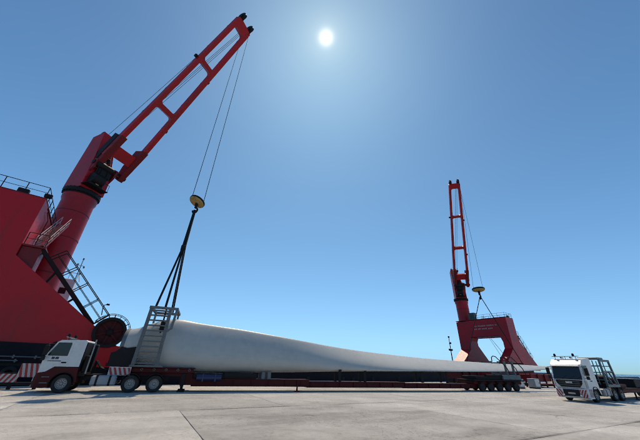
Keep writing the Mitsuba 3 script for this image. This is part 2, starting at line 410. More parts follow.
    add('tower_ladder', join([tube((-1.95, y, 0.2), (-.75, y * .8, 8.6), 0.05, sides=6) for y in (-.4, .4)] + [tube((-1.95 + 1.2 * z / 8.4, -.4, z + .2), (-1.95 + 1.2 * z / 8.4, .4, z + .2), 0.03, sides=5) for z in np.arange(0.2, 8, 0.45)]), 'm_black', H, parent=k)
    for y in (-1.3, -.2):
        add('tower_sheave', lathe([(0, -.14), (.55, -.14), (.5, 0), (.55, .14), (0, .14)], (.7, y, 9.55), (0, 1, 0), 20), 'm_black', H, 30, parent=k)
    add('top_bracket', join([beam((-.3, .9, 8.9), (-.7, .9, 10.6), .12, .12), beam((-.3, -.9, 8.9), (-.7, -.9, 10.6), .12, .12), beam((.6, 0, 9.2), (-.6, 0, 9.8), .5, .4), box(-.5, .5, -.9, .9, 9.1, 9.6, .05)]), 'm_black', H, parent=k)
    # boom: two box chords joined by cross ties with rounded corners
    oy = 0.7
    F = P(2.2, oy, 4.0); Tp = tip + r * (-oy) * 1.0
    Tp = tip
    a = unit(Tp - F); L = np.linalg.norm(Tp - F); lat = unit(np.cross(a, Z)); nn = np.cross(lat, a)   # lat points to r
    wb, wt = 2.3, 1.58
    half = lambda x: wb + (wt - wb) * x / L
    outer = Polygon([(1.5, -half(1.5)), (L, -half(L)), (L + .25, -half(L) + .3), (L + .25, half(L) - .3), (L, half(L)), (1.5, half(1.5))])
    holes = []
    for x0, x1 in ((0.0, 0.06 * L), (0.115 * L, 0.37 * L), (0.395 * L, 0.68 * L), (0.702 * L, 0.958 * L)):
        c = 0.60
        g = Polygon([(x0, -half(x0) + c), (x1, -half(x1) + c), (x1, half(x1) - c), (x0, half(x0) - c)])
        holes.append(g.buffer(-0.45).buffer(0.45, quad_segs=6) if x0 > 0 else sbox(0, -half(0) + c, x1, half(0) - c))
    for h in holes: outer = outer.difference(h)
    BM = np.eye(4); BM[:3, 0], BM[:3, 1], BM[:3, 2], BM[:3, 3] = a, lat, np.cross(a, lat), F
    bm = extr(outer, 0.80); bm.apply_translation((0, 0, -0.40))
    add('boom', bm, 'm_red', BM, parent=k)
    for sgn in (-1, 1):
        y = sgn * (half(0) - .5)
        add('boom_foot', to_tm(m3.Manifold.hull_points(np.array([(-.6, y - .35, -.5), (-.6, y + .35, -.5), (-.6, y - .35, .5), (-.6, y + .35, .5), (1.6, y - .47, -1.0), (1.6, y + .47, -1.0), (4.6, y - .47, -1.15), (4.6, y + .47, -1.15), (5.2, y - .45, .56), (5.2, y + .45, .56)]))), 'm_red_deep', BM, parent=k)
        add('foot_plate', box(0.6, 5.0, y + sgn * .47 - .06, y + sgn * .47 + .06, -1.3, -0.2), 'm_black', BM, parent=k)
        add('tip_sheave', join([lathe([(0, -.2), (.75, -.2), (.66, -.06), (.66, .06), (.75, .2), (0, .2)], (L + .75, sgn * .95 * wt * .72, 0), (0, 1, 0), 24), box(L + .1, L + .95, sgn * wt * .68 - .36, sgn * wt * .68 - .26, -.3, .3), box(L + .1, L + .95, sgn * wt * .68 + .26, sgn * wt * .68 + .36, -.3, .3)]), 'm_black', BM, 30, parent=k)
    for x, sg in ((.30 * L, -1), (.64 * L, -1), (.68 * L, 1)):
        add('boom_lamp', join([box(x, x + .5, sg * (half(x) + .18) - .2, sg * (half(x) + .18) + .2, -.55, -.1, .05), box(x + .2, x + .3, sg * half(x) - .1, sg * half(x) + .2, -.3, -.2)]), 'm_black', BM, parent=k)
    add('boom_pipe', join([tube((3.0, sg * (half(0) - .2), -.45), (L - 1, sg * (wt - .2), -.45), .035, sides=6) for sg in (-1, 1)]), 'm_red_deep', BM, parent=k)
    for x in np.linspace(.15 * L, .92 * L, 6):
        for sg in (-1, 1):
            add('splice_plate', box(x, x + .35, sg * (half(x) - .30) - .31, sg * (half(x) - .30) + .31, -.425, -.395), 'm_red_deep', BM, parent=k)
    add('foot_pin', tube((0, -half(0) - .1, 0), (0, half(0) + .1, 0), .32, sides=14), 'm_black', BM, 30, parent=k)
    add('pivot_bracket', join([prism([(0, .2), (2.4, 3.1), (2.75, 4.3), (2.0, 4.7), (0, 5.4)], (0, y, 0), (1, 0, 0), (0, 0, 1), .25) for y in (-1.35, .05, 1.6)] + [beam((2.2, 1.2, 4.0), (2.2, 2.4, 4.0), .6, .6)]), 'm_red_deep', H, parent=k)
    # luffing ropes from the tower head to the boom tip
    for y, y2 in ((-1.0, -1.15), (-.1, .45), (.15, .65), (.5, .85)):
        p = P(1.2, y, 9.7); qv = F + a * (L - .3) + lat * (-y2) + nn * .5
        add('luffing_rope', path(rope_pts(p, qv, 0.25), 0.028, 5), 'm_wire', parent=k)
    # hoist ropes and hook block
    hk = V(tip[0], tip[1], hookz)
    for i, (x, y) in enumerate(((L - 3.2, -1.75), (L + .4, -1.3))):
        p = F + a * x + lat * (y * (-1 if False else 1)) - nn * .2
        e = hk + V(-.85 if i == 0 else .85, 0, 0) * rdisc + V(0, 0, .05 * rdisc)
        add('hoist_rope', path([p, e], 0.035, 5), 'm_wire', parent=k)
    hb = thing('hook_block', ('round tan hook block hanging from the near left crane' if near else 'round tan hook block hanging from the distant right crane'), 'hook block')
    R = rdisc; TILT = (0.30, 0.34, 1) if near else (0.02, 0.08, 1)
    add('disc', lathe([(0, -.34 * R), (.80 * R, -.30 * R), (.97 * R, -.20 * R), (R, 0), (.97 * R, .16 * R), (.7 * R, .26 * R), (0, .28 * R)], hk, TILT, 36), 'm_tan', None, 30, parent=hb)
    add('rim', lathe([(R * .98, -.12 * R), (R * 1.03, -.1 * R), (R * 1.03, .1 * R), (R * .98, .12 * R)], hk, TILT, 36), 'm_black', parent=hb)
    add('hook', join([tube(hk + V(0, 0, -.3 * R), hk + V(0, 0, -1.0 * R), .20 * R, .15 * R, 12)] + [path([hk + V(0, 0, -1.35 * R) + .36 * R * (f * math.cos(t) + Z * math.sin(t)) for t in np.linspace(PI * .5, -PI, 12)], .11 * R)]), 'm_black', parent=hb)
    return k, hk, M


LC, hkL, ML = crane('near red deck crane at the left with a wide stair-covered foot', 0.0, 0.4, (-14.0, 27.7, 52.9), 18.2, 0.86, True)
RC, hkR, MR = crane('distant red deck crane on the right with its portal seen whole', 101.6, -1.2, (41.2, 72.0, 53.0), 20.5, 1.45, False)


# stairs and rails on both cranes (seen large on the near one)
def crane_fittings(k, M, near):
    # inclined stair above the sloping foot
    p0, p1 = V(1.15, 0.5, 10.95), V(7.0, 0.5, 4.8)
    d = unit(p1 - p0); n = unit(np.cross(V(0, 1, 0), d)) * -1
    if n[2] < 0: n = -n
    for y in (0.35, 1.35):
        add('stringer', beam(V(p0[0], y, p0[2]), V(p1[0], y, p1[2]), 0.10, 0.30), 'm_rail', M, parent=k)
        railing(k, [V(p0[0] + .9, y, p0[2] - .9), V(p1[0], y, p1[2] + .05)], 1.35, 1.75, M=M, up=n, r=0.035)
    for i in range(14):
        p = p0 + (p1 - p0) * (i + .5) / 14
        add('tread', box(p[0] - .14, p[0] + .14, 0.4, 1.3, p[2] - .02, p[2] + .02), 'm_rail', M, parent=k)
    for x in (2.6, 4.6):
        z = 9.75 - x * .708; zz = 10.95 - (x - 1.15) * 1.05
        add('stair_post', beam((x, 0.6, z), (x + .35, 0.6, zz - .45), .14, .16), 'm_rail', M, parent=k)
    # landing and box recess at the head of the stair
    add('landing', join([box(0.02, 1.6, 0.1, 2.4, 10.7, 10.85), box(0.02, 1.35, 0.25, 2.2, 8.4, 10.7, .05)]), 'm_red_deep', M, parent=k)
    railing(k, [V(0.1, 0.12, 10.85), V(1.5, 0.12, 10.85)], 1.1, .7, M=M, r=0.028)
    # pale stair flight up the end face of the beam
    a, b_ = V(0.75, 2.0, 11.2), V(0.75, 8.6, 16.0)
    for x in (0.35, 1.15):
        add('stringer', beam(V(x, a[1], a[2]), V(x, b_[1], b_[2]), .05, .18), 'm_red_deep', M, parent=k)
        railing(k, [V(x, a[1], a[2]), V(x, b_[1], b_[2])], 1.0, 1.9, 'm_pale', M=M, r=0.03)
    for i in range(18):
        p = a + (b_ - a) * (i + .5) / 18
        add('tread', box(0.36, 1.14, p[1] - .12, p[1] + .12, p[2] - .015, p[2] + .015), 'm_pale', M, parent=k)
    # rail along the top of the portal
    railing(k, [V(-4.7, 0.15, 15.42), V(-0.15, 0.15, 15.42), V(-0.15, 9.5, 15.42)], 1.15, 1.5, M=M, r=0.03)
    railing(k, [V(-4.7, 0.15, 15.42), V(-4.7, 9.5, 15.42)], 1.1, 1.9, M=M, r=0.03)
    add('floodlight', join([box(-2.2, -1.4, .3, .7, 15.5, 15.95, .05), tube((-1.8, .5, 15.4), (-1.8, .5, 15.6), .06)]), 'm_black', M, 30, parent=k)
    add('floodlight', join([box(-.5, 0.1, 1.0, 1.3, 15.9, 16.3, .05), tube((-.2, 1.15, 15.4), (-.2, 1.15, 15.9), .05)]), 'm_black', M, 30, parent=k)
    add('vent_box', join([box(-4.4, -2.9, 8.6, 10.2, 15.42, 17.3, .06), box(-4.5, -2.8, 8.5, 10.3, 17.3, 17.42)]), 'm_green', M, parent=k)
    add('hand_lamp', join([path([V(7.4, .6, 5.7), V(7.3, .6, 6.4), V(7.35, .6, 6.6), V(7.6, .6, 6.7)], .035), box(7.5, 7.75, .5, .7, 6.62, 6.75)]), 'm_rail', M, parent=k)
    add('pipe', join([path([V(.05, 4.0, 10.6), V(.12, 4.0, 14.6), V(.12, 2.2, 14.8)], .05), tube((.1, 6.5, 14.2), (.45, 6.5, 14.2), .16, sides=10), path([V(0.12, 8.0, 10.6), V(0.12, 8.0, 15.0)], .04)]), 'm_red_deep', M, parent=k)


crane_fittings(LC, ML, True)
crane_fittings(RC, MR, False)

# winch drum at the foot of the near crane's stair
wd = thing('winch_drum', 'round red winch drum at the foot of the near crane stair with hooped guard', 'winch')
dc = V(8.45, 0.1, 4.2)
add('flange', lathe([(1.04, -.55), (1.27, -.55), (1.30, -.5), (1.30, .6), (1.04, .6)], dc, (0, 1, 0), 44), 'm_black', SHIP, 30, parent=wd)
add('drum', lathe([(0, -.12), (.55, -.2), (1.05, -.2), (1.05, .5), (0, .5)], dc, (0, 1, 0), 40), 'm_rust_red', SHIP, 30, parent=wd)
for i in range(6):
    t = i * PI / 3 + .3
    add('spoke', beam(dc + V(.2 * math.cos(t), -.3, .2 * math.sin(t)), dc + V(1.03 * math.cos(t), -.3, 1.03 * math.sin(t)), .12, .16, (0, 1, 0)), 'm_rust_red', SHIP, parent=wd)
add('hub', lathe([(0, -.5), (.2, -.5), (.3, -.4), (.3, .2), (0, .2)], dc, (0, 1, 0), 24), 'm_rail', SHIP, 30, parent=wd)
for y in (-.4, .5):
    add('guard_hoop', join([path([dc + V(1.60 * math.cos(t), y, 1.60 * math.sin(t)) for t in np.linspace(.05 * PI, .82 * PI, 16)], .025, 5)]
                           + [tube(dc + V(1.28 * math.cos(t), y, 1.28 * math.sin(t)), dc + V(1.62 * math.cos(t), y, 1.62 * math.sin(t)), .022, sides=5) for t in np.linspace(.08 * PI, .8 * PI, 8)]), 'm_rail', SHIP, parent=wd)
add('bearing_stand', prism([(-1.0, -1.3), (1.0, -1.3), (.35, .1), (-.35, .1)], dc + V(0, .62, 0), (1, 0, 0), (0, 0, 1), .12), 'm_red_deep', SHIP, parent=wd)

# ------------------------------------------------------------------ trailer + blade line: x along the trailer, y away from the camera
TA = 20.56
TR = place((-11.994, 23.447, 0), TA)


def wheel_meshes(r, w, holes, rim_mat='m_rim'):
    tyre = lathe([(r * .56, -w * .46), (r * .80, -w * .5), (r * .93, -w * .47), (r * .985, -w * .38), (r, -w * .2), (r, w * .2), (r * .985, w * .38), (r * .93, w * .47), (r * .80, w * .5), (r * .56, w * .46)], axis=(0, 1, 0), n=36)
    gro = [lathe([(r * .985, y - .012), (r * 1.004, y - .012), (r * 1.004, y + .012), (r * .985, y + .012)], axis=(0, 1, 0), n=36) for y in (-w * .12, w * .12)]
    R = r * .57
    disc = Point(0, 0).buffer(R * .80, quad_segs=10).difference(Point(0, 0).buffer(R * .42))
    for i in range(holes):
        t = 2 * PI * i / holes; disc = disc.difference(Point(R * .63 * math.cos(t), R * .63 * math.sin(t)).buffer(R * .085, quad_segs=3))
    dm = extr(disc, .02); Mx = np.eye(4); Mx[:3, 0], Mx[:3, 1], Mx[:3, 2] = (1, 0, 0), (0, 0, 1), (0, -1, 0); Mx[:3, 3] = (0, -w * .18, 0); dm.apply_transform(Mx)
    rim = join([lathe([(R * .80, -w * .24), (R * .95, -w * .46), (R * 1.02, -w * .47), (R * 1.0, -w * .3), (R * 1.0, w * .45), (R * .8, w * .45)], axis=(0, 1, 0), n=36), dm,
                lathe([(0, -w * .42), (R * .24, -w * .42), (R * .30, -w * .36), (R * .34, -w * .2), (R * .46, -w * .17), (R * .46, 0), (0, 0)], axis=(0, 1, 0), n=24)])
    lugs = join([tube((R * .39 * math.cos(t), -w * .27, R * .39 * math.sin(t)), (R * .39 * math.cos(t), -w * .1, R * .39 * math.sin(t)), .016, sides=6) for t in np.arange(10) * PI / 5])
    back = lathe([(0, w * .1), (R * .9, w * .1), (R * .9, w * .2), (0, w * .2)], axis=(0, 1, 0), n=24)
    return mikit.ply(join([tyre] + gro), 'm_rubber', 35), mikit.ply(rim, rim_mat, 35), mikit.ply(lugs, rim_mat, 35), mikit.ply(back, 'm_black', 35)


WH_T = wheel_meshes(0.53, 0.32, 10)
WH_S = wheel_meshes(0.41, 0.30, 8, 'm_rim_dark')


def wheel(parent, M, x, y, r, near, small=False):
    """near = the outer face looks to local -y"""
    L = np.eye(4); L[:3, 3] = (x, y, r)
    if not near: L[:3, :3] = np.diag([-1, -1, 1.0])
    t, ri, lu, bk = WH_S if small else WH_T
    k = put('wheel', t, M @ L, parent)
    put('rim', ri, M @ L, k); put('lug_nuts', lu, M @ L, k); put('brake_drum', bk, M @ L, k)
    return k


tr = thing('blade_trailer', 'long dark red extendable trailer carrying the wind turbine blade', 'trailer')
add('gooseneck', join([box(-2.6, 2.9, 0.05, 2.45, 1.22, 1.50, .03), box(2.05, 2.95, 0.35, 2.15, 0.45, 1.22, .03), box(-2.5, 2.8, 0.3, 2.2, 1.02, 1.22)]), 'm_rust_red', TR, parent=tr)
add('deck_plate', box(-2.65, 3.0, 0.0, 2.5, 1.50, 1.58, .02), 'm_rust_red', TR, parent=tr)
for i, x in enumerate(np.arange(-2.2, 2.8, 0.8)):
    add('lashing_ring', lathe([(.05, -.02), (.09, 0), (.05, .02)], (x, -.02, 1.42), (0, 1, 0), 12), 'm_steel', TR, parent=tr)
for x0, x1, z0, z1, w in ((2.9, 12.4, .36, .88, .75), (12.2, 22.3, .30, .76, .66), (22.1, 33.0, .27, .68, .58)):
    c = 1.0
    m_ = [box(x0, x1, c - w, c + w, z1 - .05, z1), box(x0, x1, c - w, c + w, z0, z0 + .05), box(x0 + .01, x1 - .01, c - w + .1, c + w - .1, z0 + .05, z1 - .05)]
    m_ += [box(x, x + .04, c - w + .02, c - w + .1, z0 + .05, z1 - .05) for x in np.arange(x0 + .3, x1, 1.4)]
    add('main_beam', join(m_), 'm_rust_red', TR, parent=tr)
for y in (0.25, 1.9):
    k = add('landing_leg', join([box(2.15, 2.4, y - .12, y + .12, .35, 1.2), box(2.2, 2.35, y - .08, y + .08, .08, .4)]), 'm_black', TR, parent=tr)
    add('foot', box(2.02, 2.52, y - .2, y + .2, 0.0, .08), 'm_black', TR, parent=k)
add('prop_leg', join([tube((11.3, .3, .05), (11.3, .3, .8), .06), box(11.1, 11.5, .15, .45, 0, .05)]), 'm_rust_red', TR, parent=tr)
add('tool_tank', join([tube((3.2, .0, .95), (5.0, .0, .95), .22, sides=20), box(3.6, 3.7, -.24, .24, .70, 1.2), box(4.5, 4.6, -.24, .24, .70, 1.2)]), 'm_blue', TR, 40, parent=tr)
add('side_locker', join([box(2.95, 7.8, .2, 1.9, 0.9, 1.22, .02), box(5.2, 7.7, .1, 1.8, 1.02, 1.30, .02)]), 'm_black', TR, parent=tr)
for x in (8.35, 8.85):
    add('support_post', join([box(x - .14, x + .14, .4, .62, .88, 1.42), box(x - .14, x + .14, 1.7, 1.92, .88, 1.42)]), 'm_steel', TR, parent=tr)
for x in (15.4, 18.0, 24.6, 27.8):
    add('support_post', join([box(x - .1, x + .1, .5, .65, .74, 1.75), box(x - .1, x + .1, 1.5, 1.65, .74, 1.75), box(x - .12, x + .12, .4, 1.8, 1.6, 1.72)]), 'm_black', TR, parent=tr)
add('bogie_frame', join([box(31.2, 38.3, .3, 2.2, .68, .98, .03), box(31.6, 37.9, .7, 1.8, .45, .68)]), 'm_rust_red', TR, parent=tr)
add('bogie_deck', join([box(31.0, 38.5, .02, 2.5, .98, 1.12, .02), box(31.5, 37.0, .3, 2.2, 1.12, 1.45, .03), box(33.0, 36.0, .2, .5, 1.45, 1.62)]), 'm_black', TR, parent=tr)
for i in range(5):
    x = 32.0 + i * 1.28
    add('axle', tube((x, .1, .41), (x, 2.4, .41), .08), 'm_black', TR, parent=tr)
    wheel(tr, TR, x, .18, .41, True, True); wheel(tr, TR, x, 2.32, .41, False, True)
    add('mudguard', join([box(x - .4, x + .4, 0.02, .42, .86, .90)]), 'm_black', TR, parent=tr)
for y0_ in (.02, 2.36):
    add('root_cradle', prism([(-2.75, 1.58), (-2.85, 2.3), (-2.5, 2.6), (-2.3, 2.85), (-1.9, 2.78), (-1.35, 2.88), (-1.25, 1.58)], (0, y0_ + .2, 0), (1, 0, 0), (0, 0, 1), .2), 'm_black', TR, parent=tr)
add('cradle_base', join([box(-2.95, -1.1, .1, 2.5, 1.58, 1.78, .02), box(-2.9, -2.55, .3, 2.3, 1.78, 2.5, .03)]), 'm_black', TR, parent=tr)

# tip clamp on the rear bogie: grey posts with arched black straps over the blade
tc = thing('tip_clamp', 'grey clamp frame with arched dark tubes holding the blade tip end', 'clamp frame')
for x in (36.4, 37.6):
    for y in (.35, 2.15):
        add('post', box(x - .09, x + .09, y - .09, y + .09, 1.12, 3.05), 'm_steel', TR, parent=tc)
    add('crossbar', box(x - .1, x + .1, .2, 2.3, 1.62, 1.80), 'm_steel', TR, parent=tc)
for x, y in ((35.2, .1), (36.6, .1), (37.8, .15)):
    add('arched_tube', path([V(x - 1.0, y, 2.9), V(x - .95, y, 3.35), V(x - .7, y, 3.5), V(x - .3, y, 3.45), V(x + .6, y, 2.75), V(x + 1.1, y, 2.3), V(x + 1.4, y, 1.7)], .042, 8), 'm_black', TR, 40, parent=tc)
add('base_box', box(35.4, 38.2, .1, 2.4, 1.13, 1.6, .03), 'm_teal', TR, parent=tc)

# the blade
bl = thing('turbine_blade', 'huge white wind turbine blade lying along the low trailer', 'blade')
prof = np.array([  # l, z bottom, z top, thickness
    (-2.25, 1.80, 4.16, 2.36), (-2.0, 1.78, 4.18, 2.36), (-1.6, 1.66, 4.36, 2.36), (-.6, 1.48, 4.80, 2.34), (.2, 1.38, 5.08, 2.3), (1.0, 1.33, 5.14, 2.25), (2.6, 1.30, 4.96, 2.14), (4.4, 1.30, 4.81, 2.02),
    (6.2, 1.31, 4.67, 1.90), (8.9, 1.36, 4.38, 1.74), (11.7, 1.44, 4.08, 1.58), (14.7, 1.54, 3.75, 1.42), (18.5, 1.64, 3.44, 1.26), (22.6, 1.72, 3.22, 1.12), (26.5, 1.78, 3.03, 1.0), (29.3, 1.80, 2.95, .92),
    (35.2, 1.90, 2.84, .74), (38.5, 1.98, 2.79, .62), (43.0, 2.22, 2.74, .42), (46.0, 2.40, 2.66, .26), (47.2, 2.50, 2.60, .10)])
from scipy.interpolate import PchipInterpolator
NL, NA = 110, 64
ls = np.linspace(prof[0, 0], prof[-1, 0], NL); zb, zt, tk = (PchipInterpolator(prof[:, 0], prof[:, i])(ls) for i in (1, 2, 3))
aa = np.arange(NA) * 2 * PI / NA; rows = []
for l, b0, t0, k0 in zip(ls, zb, zt, tk):
    e = float(np.clip((l + 2.2) / 5.5, 0, 1)); e = e * e * (3 - 2 * e)
    v = np.sin(aa); hgt = t0 - b0
    s = (v + 1) / 2
    y = np.cos(aa) * (1 - e * (0.62 * s ** 1.6 - 0.10 * (1 - s))) * k0 / 2
    z = v * hgt / 2
    g = float(np.clip((l - 9) / 19, 0, 1)); g = g * g * (3 - 2 * g); tw = 0.10 * e + 1.55 * g      # twist: the thin top edge leans away from the camera
    y2 = y * (1 - .35 * g) + z * tw; z2 = z + hgt / 2 + b0
    rows.append(np.c_[np.full(NA, l), y2 + 1.3, z2])
bv = np.vstack(rows); bf = []
for i in range(NL - 1):
    j = np.arange(NA); j2 = (j + 1) % NA
    bf += [np.c_[i * NA + j, (i + 1) * NA + j2, i * NA + j2], np.c_[i * NA + j, (i + 1) * NA + j, (i + 1) * NA + j2]]
bv = np.vstack([bv, rows[-1].mean(0)[None]]); jj = np.arange(NA); bf.append(np.c_[(NL - 1) * NA + jj, jj * 0 + NL * NA, (NL - 1) * NA + (jj + 1) % NA])
shell = trimesh.Trimesh(bv, np.vstack(bf), process=False); shell.fix_normals()
add('shell', shell, 'm_blade', TR, True, parent=bl)
add('root_flange', lathe([(1.02, 0), (1.20, 0), (1.20, .25), (1.02, .25)], (-2.45, 1.3, 2.98), (1, 0, 0), 48), 'm_steel', TR, 30, parent=bl)
add('root_plate', lathe([(0, 0.1), (1.03, 0.1), (1.03, .16), (0, .16)], (-2.45, 1.3, 2.98), (1, 0, 0), 48), 'm_black', TR, parent=bl)

# ladder frame by the blade root, held by the slings of the near crane
lf = thing('ladder_frame', 'grey steel ladder frame standing against the blade root under slings', 'ladder')
lo, hi = lambda x: V(x, -.32, 1.60), lambda x: V(x, -.22, 5.72)
for xb, xt in ((-1.22, -1.05), (.30, .30)):
    add('stile', beam(lo(xb), hi(xt), .24, .10, (0, 1, 0)), 'm_steel', TR, parent=lf)
for i in range(11):
    f_ = (i + .6) / 11.2
    add('rung', beam(lo(-1.22) + (hi(-1.05) - lo(-1.22)) * f_, lo(.30) + (hi(.30) - lo(.30)) * f_, .32, .085, (0, 0, 1)), 'm_steel', TR, parent=lf)
add('foot_bar', box(-1.4, .75, -.42, -.2, 1.585, 1.70), 'm_steel', TR, parent=lf)
add('brace', beam((-1.2, -.26, 1.75), (-.75, -.26, 2.3), .06, .06), 'm_steel', TR, parent=lf)
add('head_frame', join([box(-1.2, .85, -.34, -.14, 5.62, 5.80), box(-1.2, .85, 2.8, 3.0, 5.62, 5.80), box(-1.2, -1.0, -.14, 2.8, 5.64, 5.78), box(.65, .85, -.14, 2.8, 5.64, 5.78)]), 'm_steel', TR, parent=lf)
add('side_arm', join([beam((.76, -.24, 5.62), (.66, -.24, 4.2), .16, .2, (0, 1, 0)), beam((.66, -.24, 4.25), (.32, -.24, 3.95), .12, .14, (0, 1, 0))]), 'm_steel', TR, parent=lf)
add('side_arm', join([beam((-1.1, 2.9, 5.62), (-1.1, 2.9, 1.6), .14, .12, (0, 1, 0)), beam((.7, 2.9, 5.62), (.7, 2.9, 1.6), .14, .12, (0, 1, 0))]), 'm_steel', TR, parent=lf)
add('inner_post', join([beam((-.02, -.18, 5.62), (-.02, -.18, 3.9), .1, .1, (0, 1, 0)), box(-.15, .25, -.2, -.08, 4.0, 4.7)]), 'm_black', TR, parent=lf)

# slings
hs = hkL - V(0, 0, 1.45 * .86)
tw = lambda p: (TR @ np.r_[p, 1])[:3]
for i, (x, y) in enumerate(((-.80, -.22), (-.12, -.22), (.36, -.22), (.2, 2.9))):
    s_ = thing('lifting_sling', ['sling to the left head corner of the ladder frame', 'middle black sling above the ladder frame', 'sling to the right head corner of the ladder frame', 'sling to the far side of the ladder frame head'][i], 'sling', None)
    e = tw(V(x, y, 5.8)); md = hs + (tw(V(-.1, -.1, 5.8)) - hs) * .48 + V(.09 * (i - 1.5), 0, .12 * i)
    add('strap', path([hs + V(.05 * (i - 1.5), 0, .1), md, e], .085 if i < 2 else .06, 8), 'm_black', parent=s_)
    if i == 1:
        add('shackle', join([tube(md - unit(e - hs) * .9, md + unit(e - hs) * .9, .16, .1, 8), box(md[0] - .2, md[0] + .2, md[1] - .12, md[1] + .12, md[2] - .3, md[2] + .3, .05)]), 'm_black', parent=s_)
hs = hkR - V(0, 0, 1.45 * 1.45)
spr = thing('spreader_beam', 'dark lifting beam under the slings of the distant crane', 'lifting beam')
sp0, sp1 = V(34.8, 72.6, 3.4), V(47.4, 71.8, 3.4)
add('bar', beam(sp0, sp1, .5, .6), 'm_black', parent=spr)
add('cradle', join([beam(sp0, sp0 - V(0, 0, 3.4), .3, .3), beam(sp1, sp1 - V(0, 0, 3.4), .3, .3)]), 'm_black', parent=spr)
for i, e in enumerate((sp0 + V(.2, .1, .3), sp1 + V(-.2, -.1, .3))):
    s_ = thing('lifting_sling', ['near-vertical left sling under the distant hook block', 'slanting right sling under the distant hook block'][i], 'sling')
    add('strap', path([hs + V(.1 * i, 0, .3), e], .085, 8), 'm_black', parent=s_)
tl = thing('tag_line', 'thin tag line hanging through the portal of the distant crane', 'rope')
add('rope', join([path(rope_pts(W(100, 6.5, 10.3), W(101.5, 2.8, 2.6), -.3), .05, 5), path(rope_pts(W(99.6, 6.7, 10.3), W(99.0, 3.2, 2.6), -.2), .04, 5)]), 'm_wire', parent=tl)


# ------------------------------------------------------------------ the two tractor trucks (x forward, y left, z up; origin under the front axle)
def rbox_plan(x0, x1, y, c):
    return Polygon([(x0, -y), (x1 - c, -y), (x1 - c * .35, -y + c * .35), (x1, -y + c), (x1, y - c), (x1 - c * .35, y - c * .35), (x1 - c, y), (x0, y)])


def side_cut(poly, plan, z1=4.0):
    """side outline (x, z) crossed with a plan outline (x, y)"""
    out = []
    for g in getattr(poly, 'geoms', [poly]):
        out.append(to_tm(mani(g, 4.0).rotate((90, 0, 0)).translate((0, 2.0, 0)) ^ mani(plan, z1)))
    return join(out)


